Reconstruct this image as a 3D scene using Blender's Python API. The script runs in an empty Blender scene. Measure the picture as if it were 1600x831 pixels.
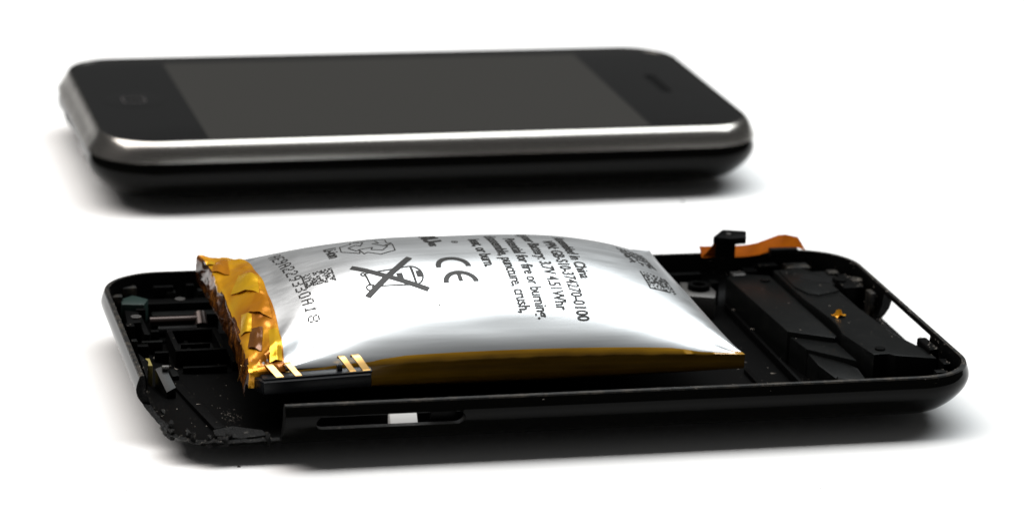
import bpy, bmesh, math, random
import numpy as np
from mathutils import Vector, Matrix, noise
from mathutils.bvhtree import BVHTree

random.seed(7)
MM = 0.001
scene = bpy.context.scene
COL = scene.collection

# ------------------------------------------------------------------ camera
cam_d = bpy.data.cameras.new('camera')
cam = bpy.data.objects.new('camera', cam_d)
COL.objects.link(cam)
scene.camera = cam
cam_d.sensor_width = 36.0
cam_d.lens = 120.24
cam_d.clip_start = 0.02
cam_d.clip_end = 20.0
cam.matrix_world = (Matrix.Translation((-0.1279153, -0.5666465, 0.157505))
                    @ Matrix.Rotation(-0.2569, 4, 'Z') @ Matrix.Rotation(1.2759, 4, 'X')
                    @ Matrix.Rotation(0.0374, 4, 'Z'))
cam_d.dof.use_dof = True
cam_d.dof.focus_distance = 0.468
cam_d.dof.aperture_fstop = 30.0
cam_d.dof.aperture_blades = 0

# ------------------------------------------------------------------ light
world = bpy.data.worlds.new('World')
scene.world = world
world.use_nodes = True
wbg = world.node_tree.nodes['Background']
wbg.inputs[0].default_value = (1.0, 1.0, 0.99, 1)
wbg.inputs[1].default_value = 0.07

def area(name, loc, target, sx, sy, power, color=(1, 1, 1)):
    l = bpy.data.lights.new(name, 'AREA')
    l.shape = 'RECTANGLE'
    l.size, l.size_y, l.energy, l.color = sx, sy, power, color
    o = bpy.data.objects.new(name, l)
    COL.objects.link(o)
    o.location = loc
    o.rotation_euler = (Vector(target) - Vector(loc)).to_track_quat('-Z', 'Y').to_euler()
    return o

# two softboxes side by side over the table, a little behind the phones: the left one warmer, the right one cooler
area('softbox_left', (-0.31, 0.04, 0.52), (-0.31, -0.01, 0.0), 0.62, 0.37, 4.5, (1.0, 0.965, 0.935))
area('softbox_right', (0.31, 0.04, 0.52), (0.31, -0.01, 0.0), 0.62, 0.37, 4.5, (0.94, 0.985, 1.0))

scene.view_settings.view_transform = 'Standard'
scene.view_settings.look = 'None'
scene.view_settings.exposure = 0.0
scene.view_settings.gamma = 1.0
scene.view_settings.use_curve_mapping = False
scene.render.engine = 'CYCLES'
scene.cycles.use_denoising = True
scene.cycles.max_bounces = 8
scene.render.film_transparent = False

# ------------------------------------------------------------------ materials
def mat(name, base, rough=0.4, metal=0.0, spec=0.5, coat=0.0, coat_rough=0.05):
    m = bpy.data.materials.new(name)
    m.use_nodes = True
    b = m.node_tree.nodes['Principled BSDF']
    b.inputs['Base Color'].default_value = (*base, 1)
    b.inputs['Roughness'].default_value = rough
    b.inputs['Metallic'].default_value = metal
    b.inputs['Specular IOR Level'].default_value = spec
    b.inputs['Coat Weight'].default_value = coat
    b.inputs['Coat Roughness'].default_value = coat_rough
    return m

def N(m, kind, **kw):
    n = m.node_tree.nodes.new(kind)
    for k, v in kw.items():
        if hasattr(n, k):
            setattr(n, k, v)
    return n

def noise_node(m, scale, detail=4.0, rough=0.55, stretch=None):
    t = N(m, 'ShaderNodeTexCoord')
    n = N(m, 'ShaderNodeTexNoise')
    n.inputs['Scale'].default_value = scale
    n.inputs['Detail'].default_value = detail
    n.inputs['Roughness'].default_value = rough
    src = t.outputs['Object']
    if stretch:
        mp = N(m, 'ShaderNodeMapping')
        mp.inputs['Scale'].default_value = stretch
        m.node_tree.links.new(src, mp.inputs['Vector'])
        src = mp.outputs['Vector']
    m.node_tree.links.new(src, n.inputs['Vector'])
    return n

def ramp(m, src, stops):
    r = N(m, 'ShaderNodeValToRGB')
    e = r.color_ramp.elements
    while len(e) < len(stops):
        e.new(0.5)
    for el, (p, c) in zip(e, stops):
        el.position = p
        el.color = (*c, 1)
    m.node_tree.links.new(src, r.inputs['Fac'])
    return r

def link(m, a, socket):
    m.node_tree.links.new(a, m.node_tree.nodes['Principled BSDF'].inputs[socket])

def bump(m, src, strength, dist):
    b = N(m, 'ShaderNodeBump')
    b.inputs['Strength'].default_value = strength
    b.inputs['Distance'].default_value = dist
    m.node_tree.links.new(src, b.inputs['Height'])
    link(m, b.outputs['Normal'], 'Normal')
    return b

def dusty(m, scale, lo, hi, base, dust, detail=8.0, rough=0.75):
    """base colour with patches of dust whose own shape is a noise"""
    n = noise_node(m, scale, detail, rough)
    r = ramp(m, n.outputs['Fac'], [(lo, base), (hi, dust)])
    link(m, r.outputs['Color'], 'Base Color')
    return n

PAPER = mat('white_paper', (0.86, 0.855, 0.85), 0.65, spec=0.3)
n_ = noise_node(PAPER, 900, 3)
bump(PAPER, n_.outputs['Fac'], 0.15, 0.0002)

ADDED_DESK = mat('added_dark_table', (0.035, 0.032, 0.03), 0.6)  # unseen table, added so the bezel has something dark to reflect

GLOSS = mat('glossy_black_plastic', (0.0016, 0.0016, 0.0014), 0.06, spec=0.075)
n_ = noise_node(GLOSS, 260, 6, 0.7)
r_ = ramp(GLOSS, n_.outputs['Fac'], [(0.40, (0.045,) * 3), (0.85, (0.12,) * 3)])
link(GLOSS, r_.outputs['Color'], 'Roughness')

INNER = mat('matte_black_plastic', (0.008, 0.008, 0.008), 0.42, spec=0.06)
dusty(INNER, 420, 0.60, 0.86, (0.0009, 0.0009, 0.0009), (0.014, 0.013, 0.011))
RIM = mat('dusty_black_rim', (0.02, 0.02, 0.02), 0.5, spec=0.25)
n_ = dusty(RIM, 520, 0.48, 0.80, (0.003, 0.003, 0.0028), (0.085, 0.068, 0.05))
bump(RIM, n_.outputs['Fac'], 0.6, 0.0003)
BROKEN = mat('torn_black_plastic', (0.02, 0.02, 0.02), 0.45, spec=0.15)
n_ = dusty(BROKEN, 800, 0.58, 0.76, (0.0016, 0.0016, 0.0016), (0.16, 0.15, 0.13))
bump(BROKEN, n_.outputs['Fac'], 0.9, 0.0005)
PLATE = mat('charcoal_satin_plastic', (0.020, 0.021, 0.021), 0.32, spec=0.16)
n_ = dusty(PLATE, 330, 0.50, 0.95, (0.0030, 0.0033, 0.0032), (0.010, 0.0095, 0.0085))
bump(PLATE, noise_node(PLATE, 2600, 2).outputs['Fac'], 0.08, 0.0001)
CHROME = mat('polished_steel', (0.44, 0.42, 0.39), 0.24, 1.0)
bump(CHROME, noise_node(CHROME, 60, 3, 0.5, (1, 4, 4)).outputs['Fac'], 0.05, 0.001)
GLASS = mat('black_cover_glass', (0.005, 0.0052, 0.0052), 0.06, spec=0.85)
SCREEN = mat('grey_unlit_screen', (0.028, 0.027, 0.0245), 0.08, spec=0.85)
DARK = mat('recess_black', (0.0015, 0.0015, 0.0015), 0.6, spec=0.1)
ICON = mat('icon_grey', (0.045, 0.040, 0.040), 0.4)

FOIL = mat('brushed_silver_foil', (0.66, 0.672, 0.68), 0.25, 0.9)
n_ = noise_node(FOIL, 90, 4, 0.6, (0.35, 6, 6))
r_ = ramp(FOIL, n_.outputs['Fac'], [(0.3, (0.33,) * 3), (0.75, (0.41,) * 3)])
link(FOIL, r_.outputs['Color'], 'Roughness')
bump(FOIL, n_.outputs['Fac'], 0.02, 0.0006)
INK = mat('black_print', (0.016, 0.015, 0.014), 0.5, spec=0.35)
UNDER = mat('dark_battery_underside', (0.016, 0.013, 0.011), 0.5)

KAPTON = mat('crumpled_amber_film', (0.7, 0.3, 0.02), 0.27, 0.55, coat=0.15)
n_ = noise_node(KAPTON, 85, 2, 0.5)
r_ = ramp(KAPTON, n_.outputs['Fac'], [(0.30, (0.30, 0.085, 0.004)), (0.42, (0.60, 0.22, 0.006)), (0.54, (0.82, 0.38, 0.008)), (0.70, (0.90, 0.52, 0.015))])
link(KAPTON, r_.outputs['Color'], 'Base Color')
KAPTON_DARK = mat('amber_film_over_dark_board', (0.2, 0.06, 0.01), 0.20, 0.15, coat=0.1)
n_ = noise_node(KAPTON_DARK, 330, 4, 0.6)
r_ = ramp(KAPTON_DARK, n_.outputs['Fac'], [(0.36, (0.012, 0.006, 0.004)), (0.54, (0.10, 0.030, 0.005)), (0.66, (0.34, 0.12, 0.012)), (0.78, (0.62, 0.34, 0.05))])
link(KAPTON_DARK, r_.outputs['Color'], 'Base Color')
FILM_Y = mat('yellow_amber_film', (0.86, 0.48, 0.012), 0.24, 0.55, coat=0.15)
FILM_O = mat('orange_amber_film', (0.60, 0.22, 0.005), 0.22, 0.50, coat=0.15)
FILM_B = mat('brown_amber_film', (0.16, 0.055, 0.008), 0.20, 0.35, coat=0.2)
SIDE = mat('amber_side_tape', (0.27, 0.12, 0.006), 0.28, 0.15, coat=0.4)
n_ = noise_node(SIDE, 120, 4, 0.6, (0.3, 1, 9))
r_ = ramp(SIDE, n_.outputs['Fac'], [(0.3, (0.24, 0.115, 0.004)), (0.7, (0.44, 0.23, 0.008))])
link(SIDE, r_.outputs['Color'], 'Base Color')
GOLD = mat('gold_plating', (0.74, 0.46, 0.17), 0.34, 1.0)
NAVY = mat('blue_black_connector_plastic', (0.0035, 0.0042, 0.0056), 0.36, spec=0.2)
FLEX = mat('orange_polyimide', (0.30, 0.060, 0.004), 0.6, spec=0.03)
n_ = noise_node(FLEX, 200, 3)
r_ = ramp(FLEX, n_.outputs['Fac'], [(0.3, (0.19, 0.040, 0.0)), (0.7, (0.31, 0.075, 0.0))])
link(FLEX, r_.outputs['Color'], 'Base Color')
COPPERISH = mat('dull_brown_metal', (0.05, 0.036, 0.032), 0.3, 0.6)
GREEN = mat('green_board_edge', (0.010, 0.024, 0.020), 0.4)
STEEL = mat('grey_steel', (0.30, 0.29, 0.28), 0.38, 1.0)
WHITE = mat('white_plastic', (0.8, 0.79, 0.77), 0.4)
DUST = mat('pale_dust', (0.20, 0.175, 0.15), 0.9)
SPECK = mat('dark_crumb', (0.03, 0.025, 0.02), 0.8)
YELLOW = mat('yellowed_residue', (0.20, 0.16, 0.03), 0.6)

# ------------------------------------------------------------------ helpers
def obj(name, verts, faces, material, parent=None, smooth=True, mats=None, fmat=None, angle=35):
    """verts in millimetres"""
    me = bpy.data.meshes.new(name)
    me.from_pydata([(x * MM, y * MM, z * MM) for x, y, z in verts], [], faces)
    me.update()
    return wrap(name, me, material, parent, smooth, mats, fmat, angle)

def wrap(name, me, material, parent=None, smooth=True, mats=None, fmat=None, angle=35):
    for m in (mats or [material]):
        me.materials.append(m)
    if fmat is not None:
        me.polygons.foreach_set('material_index', fmat)
    me.name = name
    me.polygons.foreach_set('use_smooth', [smooth] * len(me.polygons))
    if smooth:
        try:
            me.set_sharp_from_angle(angle=math.radians(angle))
        except Exception:
            pass
    me.update()
    o = bpy.data.objects.new(name, me)
    COL.objects.link(o)
    if parent:
        o.parent = parent
    return o

def empty(name, loc_mm, rz, label, cat, group=None):
    o = bpy.data.objects.new(name, None)
    COL.objects.link(o)
    o.location = [c * MM for c in loc_mm]
    o.rotation_euler = (0, 0, rz)
    o.empty_display_size = 0.01
    tag(o, label, cat, group)
    return o

def tag(o, label=None, cat=None, group=None, kind=None):
    if label: o['label'] = label
    if cat: o['category'] = cat
    if group: o['group'] = group
    if kind: o['kind'] = kind
    return o

def rrect(a, b, r, nc=14, ne=10, n_s=18):
    """rounded rectangle loop, counter-clockwise; a, b half sizes"""
    r = min(r, a - 0.05, b - 0.05)
    pts = []
    corners = [(a - r, -(b - r), -90), (a - r, b - r, 0), (-(a - r), b - r, 90), (-(a - r), -(b - r), 180)]
    for k, (cx, cy, a0) in enumerate(corners):
        arc = [(cx + r * math.cos(math.radians(a0 + 90 * i / nc)), cy + r * math.sin(math.radians(a0 + 90 * i / nc))) for i in range(nc + 1)]
        pts += arc
        nx, ny, na = corners[(k + 1) % 4]
        q = (nx + r * math.cos(math.radians(na)), ny + r * math.sin(math.radians(na)))
        m = ne if k % 2 == 0 else n_s
        p = arc[-1]
        for i in range(1, m):
            f = i / m
            pts.append((p[0] + (q[0] - p[0]) * f, p[1] + (q[1] - p[1]) * f))
    return pts

def loft(a, b, r, prof, cap_first=True, cap_last=True):
    """prof: list of (inset, z); returns verts, faces, row index per face"""
    verts, faces, rows = [], [], []
    n = None
    for (d, z) in prof:
        lp = rrect(a - d, b - d, max(r - d, 2.0))
        n = len(lp)
        verts += [(x, y, z) for x, y in lp]
    for j in range(len(prof) - 1):
        for i in range(n):
            k = (i + 1) % n
            faces.append((j * n + i, j * n + k, (j + 1) * n + k, (j + 1) * n + i))
            rows.append(j)
    if cap_first:
        faces.append(tuple(reversed(range(n)))); rows.append(-1)
    if cap_last:
        m = (len(prof) - 1) * n
        faces.append(tuple(range(m, m + n))); rows.append(-2)
    return verts, faces, rows

def loft_ring(a, b, r, prof):
    """closed profile swept round (a ring)"""
    v, f, rows = loft(a, b, r, prof, False, False)
    n = len(v) // len(prof)
    m = (len(prof) - 1) * n
    for i in range(n):
        k = (i + 1) % n
        f.append((m + i, m + k, k, i))
    return v, f

def box_geo(x0, x1, y0, y1, z0, z1):
    v = [(x0, y0, z0), (x1, y0, z0), (x1, y1, z0), (x0, y1, z0), (x0, y0, z1), (x1, y0, z1), (x1, y1, z1), (x0, y1, z1)]
    f = [(3, 2, 1, 0), (4, 5, 6, 7), (0, 1, 5, 4), (1, 2, 6, 5), (2, 3, 7, 6), (3, 0, 4, 7)]
    return v, f

def bev_mesh(v, f, bevel, seg=2):
    bm = bmesh.new()
    vs = [bm.verts.new((x * MM, y * MM, z * MM)) for x, y, z in v]
    for q in f:
        bm.faces.new([vs[i] for i in q])
    bmesh.ops.recalc_face_normals(bm, faces=bm.faces)
    if bevel:
        bmesh.ops.bevel(bm, geom=list(bm.edges), offset=bevel * MM, segments=seg, affect='EDGES', profile=0.6, clamp_overlap=True)
    me = bpy.data.meshes.new('m')
    bm.to_mesh(me)
    bm.free()
    return me

def prism(name, pts, z0, z1, material, parent, bevel=0.15, seg=2):
    """polygon (x, y) or (x, y, ztop) extruded; top may slope"""
    if sum(pts[i][0] * pts[(i + 1) % len(pts)][1] - pts[(i + 1) % len(pts)][0] * pts[i][1] for i in range(len(pts))) < 0:
        pts = pts[::-1]
    n = len(pts)
    v = [(p[0], p[1], z0) for p in pts] + [(p[0], p[1], p[2] if len(p) > 2 else z1) for p in pts]
    f = [tuple(reversed(range(n))), tuple(range(n, 2 * n))] + [(i, (i + 1) % n, n + (i + 1) % n, n + i) for i in range(n)]
    return wrap(name, bev_mesh(v, f, bevel, seg), material, parent)

def slab(name, x0, x1, y0, y1, z0, z1, material, parent, bevel=0.15, seg=2):
    v, f = box_geo(x0, x1, y0, y1, z0, z1)
    return wrap(name, bev_mesh(v, f, bevel, seg), material, parent)

def cyl_geo(p, q, r, n=20):
    p, q = Vector(p), Vector(q)
    d = (q - p).normalized()
    u = d.orthogonal().normalized(); w = d.cross(u)
    v = []
    for c in (p, q):
        for i in range(n):
            t = 2 * math.pi * i / n
            v.append(tuple(c + r * (math.cos(t) * u + math.sin(t) * w)))
    f = [tuple(reversed(range(n))), tuple(range(n, 2 * n))] + [(i, (i + 1) % n, n + (i + 1) % n, n + i) for i in range(n)]
    return v, f

def boolean(o, cutters, op='DIFFERENCE'):
    tmp = []
    bpy.context.view_layer.update()
    for (v, f) in cutters:
        c = obj('cutter', v, f, DARK if len(o.data.materials) < 2 else o.data.materials[-1], None, False)
        bm = bmesh.new(); bm.from_mesh(c.data); bmesh.ops.recalc_face_normals(bm, faces=bm.faces); bm.to_mesh(c.data); bm.free()
        c.matrix_world = o.matrix_world.copy()
        md = o.modifiers.new('cut', 'BOOLEAN')
        md.operation = op; md.solver = 'EXACT'; md.object = c
        try: md.material_mode = 'TRANSFER'
        except Exception: pass
        tmp.append(c)
    bpy.context.view_layer.update()
    dg = bpy.context.evaluated_depsgraph_get()
    me = bpy.data.meshes.new_from_object(o.evaluated_get(dg), depsgraph=dg)
    o.modifiers.clear()
    old = o.data
    o.data = me
    me.name = o.name
    for c in tmp:
        cm = c.data
        bpy.data.objects.remove(c)
        bpy.data.meshes.remove(cm)
    me.polygons.foreach_set('use_smooth', [True] * len(me.polygons))
    me.set_sharp_from_angle(angle=math.radians(32))
    me.update()

def sm01(x):
    x = min(1.0, max(0.0, x))
    return x * x * (3 - 2 * x)

# ------------------------------------------------------------------ white card and the added dark table
t_v = [(-2500, -2000, -0.6), (2500, -2000, -0.6), (2500, 2600, -0.6), (-2500, 2600, -0.6)]
tag(obj('added_table_surface', t_v, [(0, 1, 2, 3)], ADDED_DESK, None, False), kind='structure')
pv, pf = box_geo(-175, 330, -420, 480, -0.5, 0.0)       # white card, ending out of view; dark table added to darken bezel reflections
tag(obj('white_card_ground', pv, pf, PAPER, None, False), kind='structure')

# profile of the rounded phone back: (inset, height)
BACK = [(27.0, 0.0), (22.0, 0.07), (17.0, 0.25), (12.5, 0.60), (9.0, 1.02), (6.6, 1.50), (4.7, 2.08), (3.3, 2.75),
        (2.3, 3.5), (1.45, 4.3), (0.78, 5.1), (0.32, 5.8), (0.08, 6.5), (0.0, 7.0), (0.08, 7.5), (0.24, 8.0)]

# ------------------------------------------------------------------ phone behind
phone = empty('smartphone', (0, 0, 0), 0, 'intact closed black phone with chrome bezel lying behind the opened shell', 'phone')
PA, PB, PR = 57.75, 31.05, 10.8
v, f, rows = loft(PA, PB, PR, BACK + [(0.42, 8.5), (0.60, 8.86), (0.95, 8.89), (3.0, 8.89)])
back = obj('back_shell', v, f, GLOSS, phone, mats=[GLOSS, DARK], fmat=[0] * len(f))
def slot_geo(x0, x1, y0, y1, z0, z1):
    """box with rounded ends along y"""
    r = (z1 - z0) / 2; zc = (z0 + z1) / 2
    pts = [(y1 - r + r * math.cos(t), zc + r * math.sin(t)) for t in [math.pi * (i / 10 - 0.5) for i in range(11)]]
    pts += [(y0 + r - r * math.cos(t), zc - r * math.sin(t)) for t in [math.pi * (i / 10 - 0.5) for i in range(11)]]
    n = len(pts)
    vv = [(x0, y, z) for y, z in pts] + [(x1, y, z) for y, z in pts]
    ff = [tuple(range(n)), tuple(reversed(range(n, 2 * n)))] + [(i, n + i, n + (i + 1) % n, (i + 1) % n) for i in range(n)]
    return vv, ff
def slot_geo_x(x0, x1, y0, y1, z0, z1):
    vv, ff = slot_geo(y0, y1, x0, x1, z0, z1)
    return [(b, a, c) for a, b, c in vv], ff
boolean(back, [slot_geo(-62, -50, -11, 11, 4.3, 7.4), slot_geo(-62, -52, 14, 20.5, 5.2, 6.8), slot_geo(-62, -52, -20.5, -14, 5.2, 6.8)])
slab('dock_contact_bar', -54.5, -51, -9.5, 9.5, 5.4, 6.3, DARK, phone, 0.1)
BZ = [(0.45, 8.90), (0.0, 8.96), (0.10, 9.6), (0.25, 10.2), (0.47, 10.8), (0.80, 11.35), (1.20, 11.8), (1.60, 12.1), (1.95, 12.27), (2.2, 12.30), (2.32, 12.0), (2.32, 9.2), (1.6, 8.92)]
v, f = loft_ring(PA, PB, PR, BZ)
# the bezel leans in a little more at the two short ends
lean = {8.96: 0.0, 9.6: 0.28, 10.2: 0.52, 10.8: 0.66, 11.35: 0.64, 11.8: 0.50, 12.1: 0.30, 12.27: 0.08}
v = [(x - math.copysign(lean.get(z, 0.0) * (1.0 if x < 0 else 0.5) * sm01((abs(x) - 45.5) / 11.5), x), y, z) for x, y, z in v]
obj('bezel', v, f, CHROME, phone, angle=40)
v, f, _ = loft(PA, PB, PR, [(2.34, 9.3), (2.34, 12.05), (2.42, 12.13), (2.6, 12.15)])
glass = obj('cover_glass', v, f, GLASS, phone, mats=[GLASS, DARK], fmat=[0] * len(f))
def dish(cx, cy, top, rad, depth, n=40):
    R = (rad * rad + depth * depth) / (2 * depth)
    zc = top - depth + R
    vv = [(cx, cy, top - depth)]
    rings = 7
    for k in range(1, rings + 1):
        rr = rad * 1.02 * k / rings
        vv += [(cx + rr * math.cos(2 * math.pi * i / n), cy + rr * math.sin(2 * math.pi * i / n), zc - math.sqrt(R * R - rr * rr)) for i in range(n)]
    ff = [(0, 1 + (i + 1) % n, 1 + i) for i in range(n)]
    for k in range(rings - 1):
        b0 = 1 + k * n
        ff += [(b0 + i, b0 + (i + 1) % n, b0 + n + (i + 1) % n, b0 + n + i) for i in range(n)]
    b0 = 1 + (rings - 1) * n
    vv += [(cx + rad * 1.02 * math.cos(2 * math.pi * i / n), cy + rad * 1.02 * math.sin(2 * math.pi * i / n), top + 2) for i in range(n)]
    ff += [(b0 + i, b0 + (i + 1) % n, b0 + n + (i + 1) % n, b0 + n + i) for i in range(n)]
    ff.append(tuple(range(b0 + n, b0 + 2 * n)))
    return vv, ff
HX, HY = -47.3, -0.9
def ear_geo():
    vv, ff = slot_geo(11.3, 13, -6.4, 6.4, 45.85, 47.75)      # (x=z, y, z=x)
    return [(c, b + 1.0, a) for a, b, c in vv], ff
boolean(glass, [ear_geo()])
slab('earpiece_mesh', 45.7, 47.9, -5.6, 7.6, 11.5, 11.95, DARK, phone, 0.02, 1)
btn_v, btn_f = [], []
R_ = (5.4 ** 2 + 0.35 ** 2) / 0.7
rings, nseg = 9, 48
btn_v.append((HX, HY, 12.17))
for k in range(1, rings + 1):
    rr = 5.4 * k / rings
    btn_v += [(HX + rr * math.cos(2 * math.pi * i / nseg), HY + rr * math.sin(2 * math.pi * i / nseg), 12.17 + 0.05 * math.sin(math.pi * (rr / 5.4)) ** 2) for i in range(nseg)]
btn_f = [(0, 1 + i, 1 + (i + 1) % nseg) for i in range(nseg)]
for k in range(rings - 1):
    b0 = 1 + k * nseg
    btn_f += [(b0 + i, b0 + nseg + i, b0 + nseg + (i + 1) % nseg, b0 + (i + 1) % nseg) for i in range(nseg)]
home = obj('home_button', btn_v, btn_f, GLASS, phone)
lo = rrect(2.0, 2.0, 0.7, 5, 2, 2); li = rrect(1.75, 1.75, 0.5, 5, 2, 2)
nn = len(lo)
obj('home_icon', [(HX + x, HY + y, 12.235) for x, y in lo] + [(HX + x, HY + y, 12.235) for x, y in li],
    [(i, (i + 1) % nn, nn + (i + 1) % nn, nn + i) for i in range(nn)], ICON, home, False)
obj('screen', [(-38.6, -27.9, 12.165), (37.2, -28.1, 12.165), (37.5, 24.6, 12.165), (-38.5, 24.6, 12.165)], [(0, 1, 2, 3)], SCREEN, phone, False)

# ------------------------------------------------------------------ opened back shell in front
SH_LOC, SH_RZ = (-8.04, -120.19, 0), -0.0111
shell_t = empty('phone_back_shell', SH_LOC, SH_RZ, 'opened black phone back shell with broken corner holding the swollen battery', 'phone shell')
SA, SB, SR = 57.9, 31.1, 9.4
RZ = 8.8
prof = BACK + [(0.46, 8.55), (0.54, 8.76), (0.80, 8.86), (1.15, 8.8), (1.28, 8.5), (1.45, 6.5), (1.9, 5.0), (2.6, 4.0), (3.8, 3.2), (5.6, 2.6), (8.0, 2.2), (11.0, 2.02), (14.0, 2.0), (20.0, 2.0)]
v, f, rows = loft(SA, SB, SR, prof)
nb = len(BACK)
fm = []
for r in rows:
    if r == -1 or (0 <= r < nb): fm.append(0)
    elif r in (nb, nb + 1, nb + 2): fm.append(1)
    else: fm.append(2)
shell = obj('shell', v, f, GLOSS, shell_t, mats=[GLOSS, RIM, INNER, BROKEN], fmat=fm)
# jagged break of the near left corner
def jag_cutter():
    nx, ny = 48, 42
    X0, X1, Y0, Y1 = -64.0, -40.2, -38.0, -16.4
    vv, ff = [], []
    for j in range(ny + 1):
        for i in range(nx + 1):
            x = X0 + (X1 - X0) * i / nx; y = Y0 + (Y1 - Y0) * j / ny
            x2 = x + (0.35 * noise.noise((y * 0.7, 3.1, 0)) if i == nx else 0)
            y2 = y + (1.0 * noise.noise((x * 0.5, 7.7, 2)) - 0.5 * (x + 57) * 0.1 if j == ny else 0)
            z = 3.25 + 0.75 * noise.noise((x * 0.42, y * 0.42, 1.3)) + 0.55 * noise.noise((x * 1.3, y * 1.3, 5.3))
            z += 1.7 * max(0, (y + 21.0) / 4.6) ** 1.5
            vv.append((x2, y2, z))
    m = len(vv)
    vv += [(x, y, 16.0) for x, y, z in vv]
    w = nx + 1
    for j in range(ny):
        for i in range(nx):
            a = j * w + i
            ff.append((a, a + w, a + w + 1, a + 1))
            ff.append((m + a, m + a + 1, m + a + w + 1, m + a + w))
    for i in range(nx):
        a = i; ff.append((a, a + 1, m + a + 1, m + a))
        a = ny * w + i; ff.append((a + 1, a, m + a, m + a + 1))
    for j in range(ny):
        a = j * w; ff.append((a + w, a, m + a, m + a + w))
        a = j * w + nx; ff.append((a, a + w, m + a + w, m + a))
    return vv, ff
boolean(shell, [jag_cutter(), slot_geo_x(-36.0, -15.9, -33.0, -28.0, 5.2, 7.2), box_geo(54.0, 62.0, -11.0, 8.8, 4.4, 8.12)])

# inside of the shell, left: camera bay
S = shell_t
slab('bay_ledge', -51.5, -41.2, 25.4, 27.6, 2.0, 5.6, INNER, S, 0.35, 3)
slab('bay_ledge', -50.4, -40.6, 22.8, 24.6, 2.0, 4.6, PLATE, S, 0.3, 3)
cv, cf = cyl_geo((-51.0, 20.7, 4.4), (-43.2, 20.7, 4.4), 0.62)
obj('bay_rod', cv, cf, COPPERISH, S, angle=50)
cv, cf = cyl_geo((-43.6, 19.9, 3.6), (-43.6, 21.6, 4.9), 0.95)
obj('rod_end_cap', cv, cf, COPPERISH, S, angle=50)
cv, cf = cyl_geo((-50.2, 18.0, 3.6), (-44.6, 18.0, 3.6), 0.85)
obj('bay_rod', cv, cf, INNER, S, angle=50)
for a in [(-49.3, -42.0, 15.4, 16.3), (-49.3, -42.0, 6.2, 7.0), (-49.3, -48.5, 7.0, 15.4), (-42.8, -42.0, 7.0, 15.4)]:
    slab('bay_wall', *a, 2.0, 4.6, INNER, S, 0.12)
slab('bay_floor', -48.45, -42.85, 7.05, 15.35, 2.0, 2.7, DARK, S, 0.05, 1)
slab('bay_rib', -53.4, -50.4, 11.2, 12.0, 2.2, 4.4, PLATE, S, 0.15)
slab('bay_rib', -52.9, -52.1, 12.3, 22.2, 2.2, 5.2, INNER, S, 0.15)
prism('corner_clip', [(-54.8, 23.0), (-51.6, 22.4), (-50.6, 25.0), (-52.6, 27.2), (-54.6, 25.6)], 3.0, 6.4, GREEN, S, 0.25)
prism('clip_block', [(-55.0, 15.5), (-52.9, 15.5), (-52.6, 20.5), (-54.6, 21.5)], 3.0, 6.0, INNER, S, 0.25)
slab('wall_tab', -49.5, -46.5, 28.0, 29.0, 3.5, 7.2, INNER, S, 0.2)
slab('wall_tab', -43.0, -38.0, 27.6, 29.0, 3.5, 6.6, PLATE, S, 0.25)
prism('wedge_clip', [(-53.6, -4.0, 5.6), (-52.2, -3.4, 5.9), (-51.2, -7.6, 4.0), (-52.6, -8.4, 3.6)], 2.2, 5.5, PLATE, S, 0.12)
slab('wedge_clip_tip', -52.7, -51.7, -4.6, -3.9, 5.5, 6.05, STEEL, S, 0.12)
slab('corner_post', -54.6, -54.0, -4.4, -1.2, 3.0, 6.2, YELLOW, S, 0.1)
prism('corner_gusset', [(-55.4, -9.4, 5.8), (-54.4, -3.0, 6.4), (-55.6, -1.0, 7.0)], 3.0, 6.0, INNER, S, 0.15)
prism('floor_ridge', [(-51.8, 2.4), (-50.2, 2.4), (-46.2, -20.6), (-48.0, -21.2)], 1.9, 2.75, INNER, S, 0.25)
prism('torn_lip', [(-48.6, -23.4, 3.4), (-46.0, -23.0, 3.7), (-42.0, -24.6, 3.5), (-41.6, -25.6, 3.1), (-45.2, -26.2, 3.0), (-48.4, -24.6, 3.0)], 2.0, 3.3, BROKEN, S, 0.25)
prism('volume_switch_chip', [(-25.6, -28.9, 4.9), (-21.9, -28.9, 4.9), (-21.9, -26.9, 7.2), (-25.6, -26.9, 7.2)], 4.4, 5.0, WHITE, S, 0.1, 2)
slab('volume_bracket', -37.2, -14.6, -26.7, -26.2, 2.2, 5.6, DARK, S, 0.1)
slab('volume_key', -20.2, -16.6, -28.9, -28.2, 5.2, 7.3, INNER, S, 0.2)

# inside of the shell, right: antenna and speaker module
prism('antenna_plate', [(36.9, 24.2), (40.6, 25.2), (43.7, 24.0), (44.5, -5.6), (43.9, -6.4), (38.0, -2.6)], 2.0, 6.8, PLATE, S, 0.18)
prism('antenna_plate_step', [(38.3, -2.9), (44.3, -6.3), (44.5, -14.6), (39.0, -8.6)], 2.0, 6.05, PLATE, S, 0.15)
foot = [(39.1, -8.9, 5.5), (40.6, -9.6, 5.5), (42.4, -11.6, 5.4), (43.6, -13.6, 5.3), (44.4, -15.4, 5.2), (44.6, -18.0, 4.6), (44.8, -20.6, 3.9), (42.4, -19.8, 4.1), (40.4, -17.0, 4.6), (39.3, -13.0, 5.1)]
prism('antenna_plate_foot', foot, 2.0, 5.0, PLATE, S, 0.12)
prism('antenna_foot_flap', [(40.6, -17.4, 4.9), (43.0, -19.9, 4.5), (47.6, -20.8, 4.4), (47.8, -21.8, 4.2), (43.0, -22.4, 3.8), (40.4, -20.4, 4.2)], 3.0, 4.4, PLATE, S, 0.1)
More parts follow.
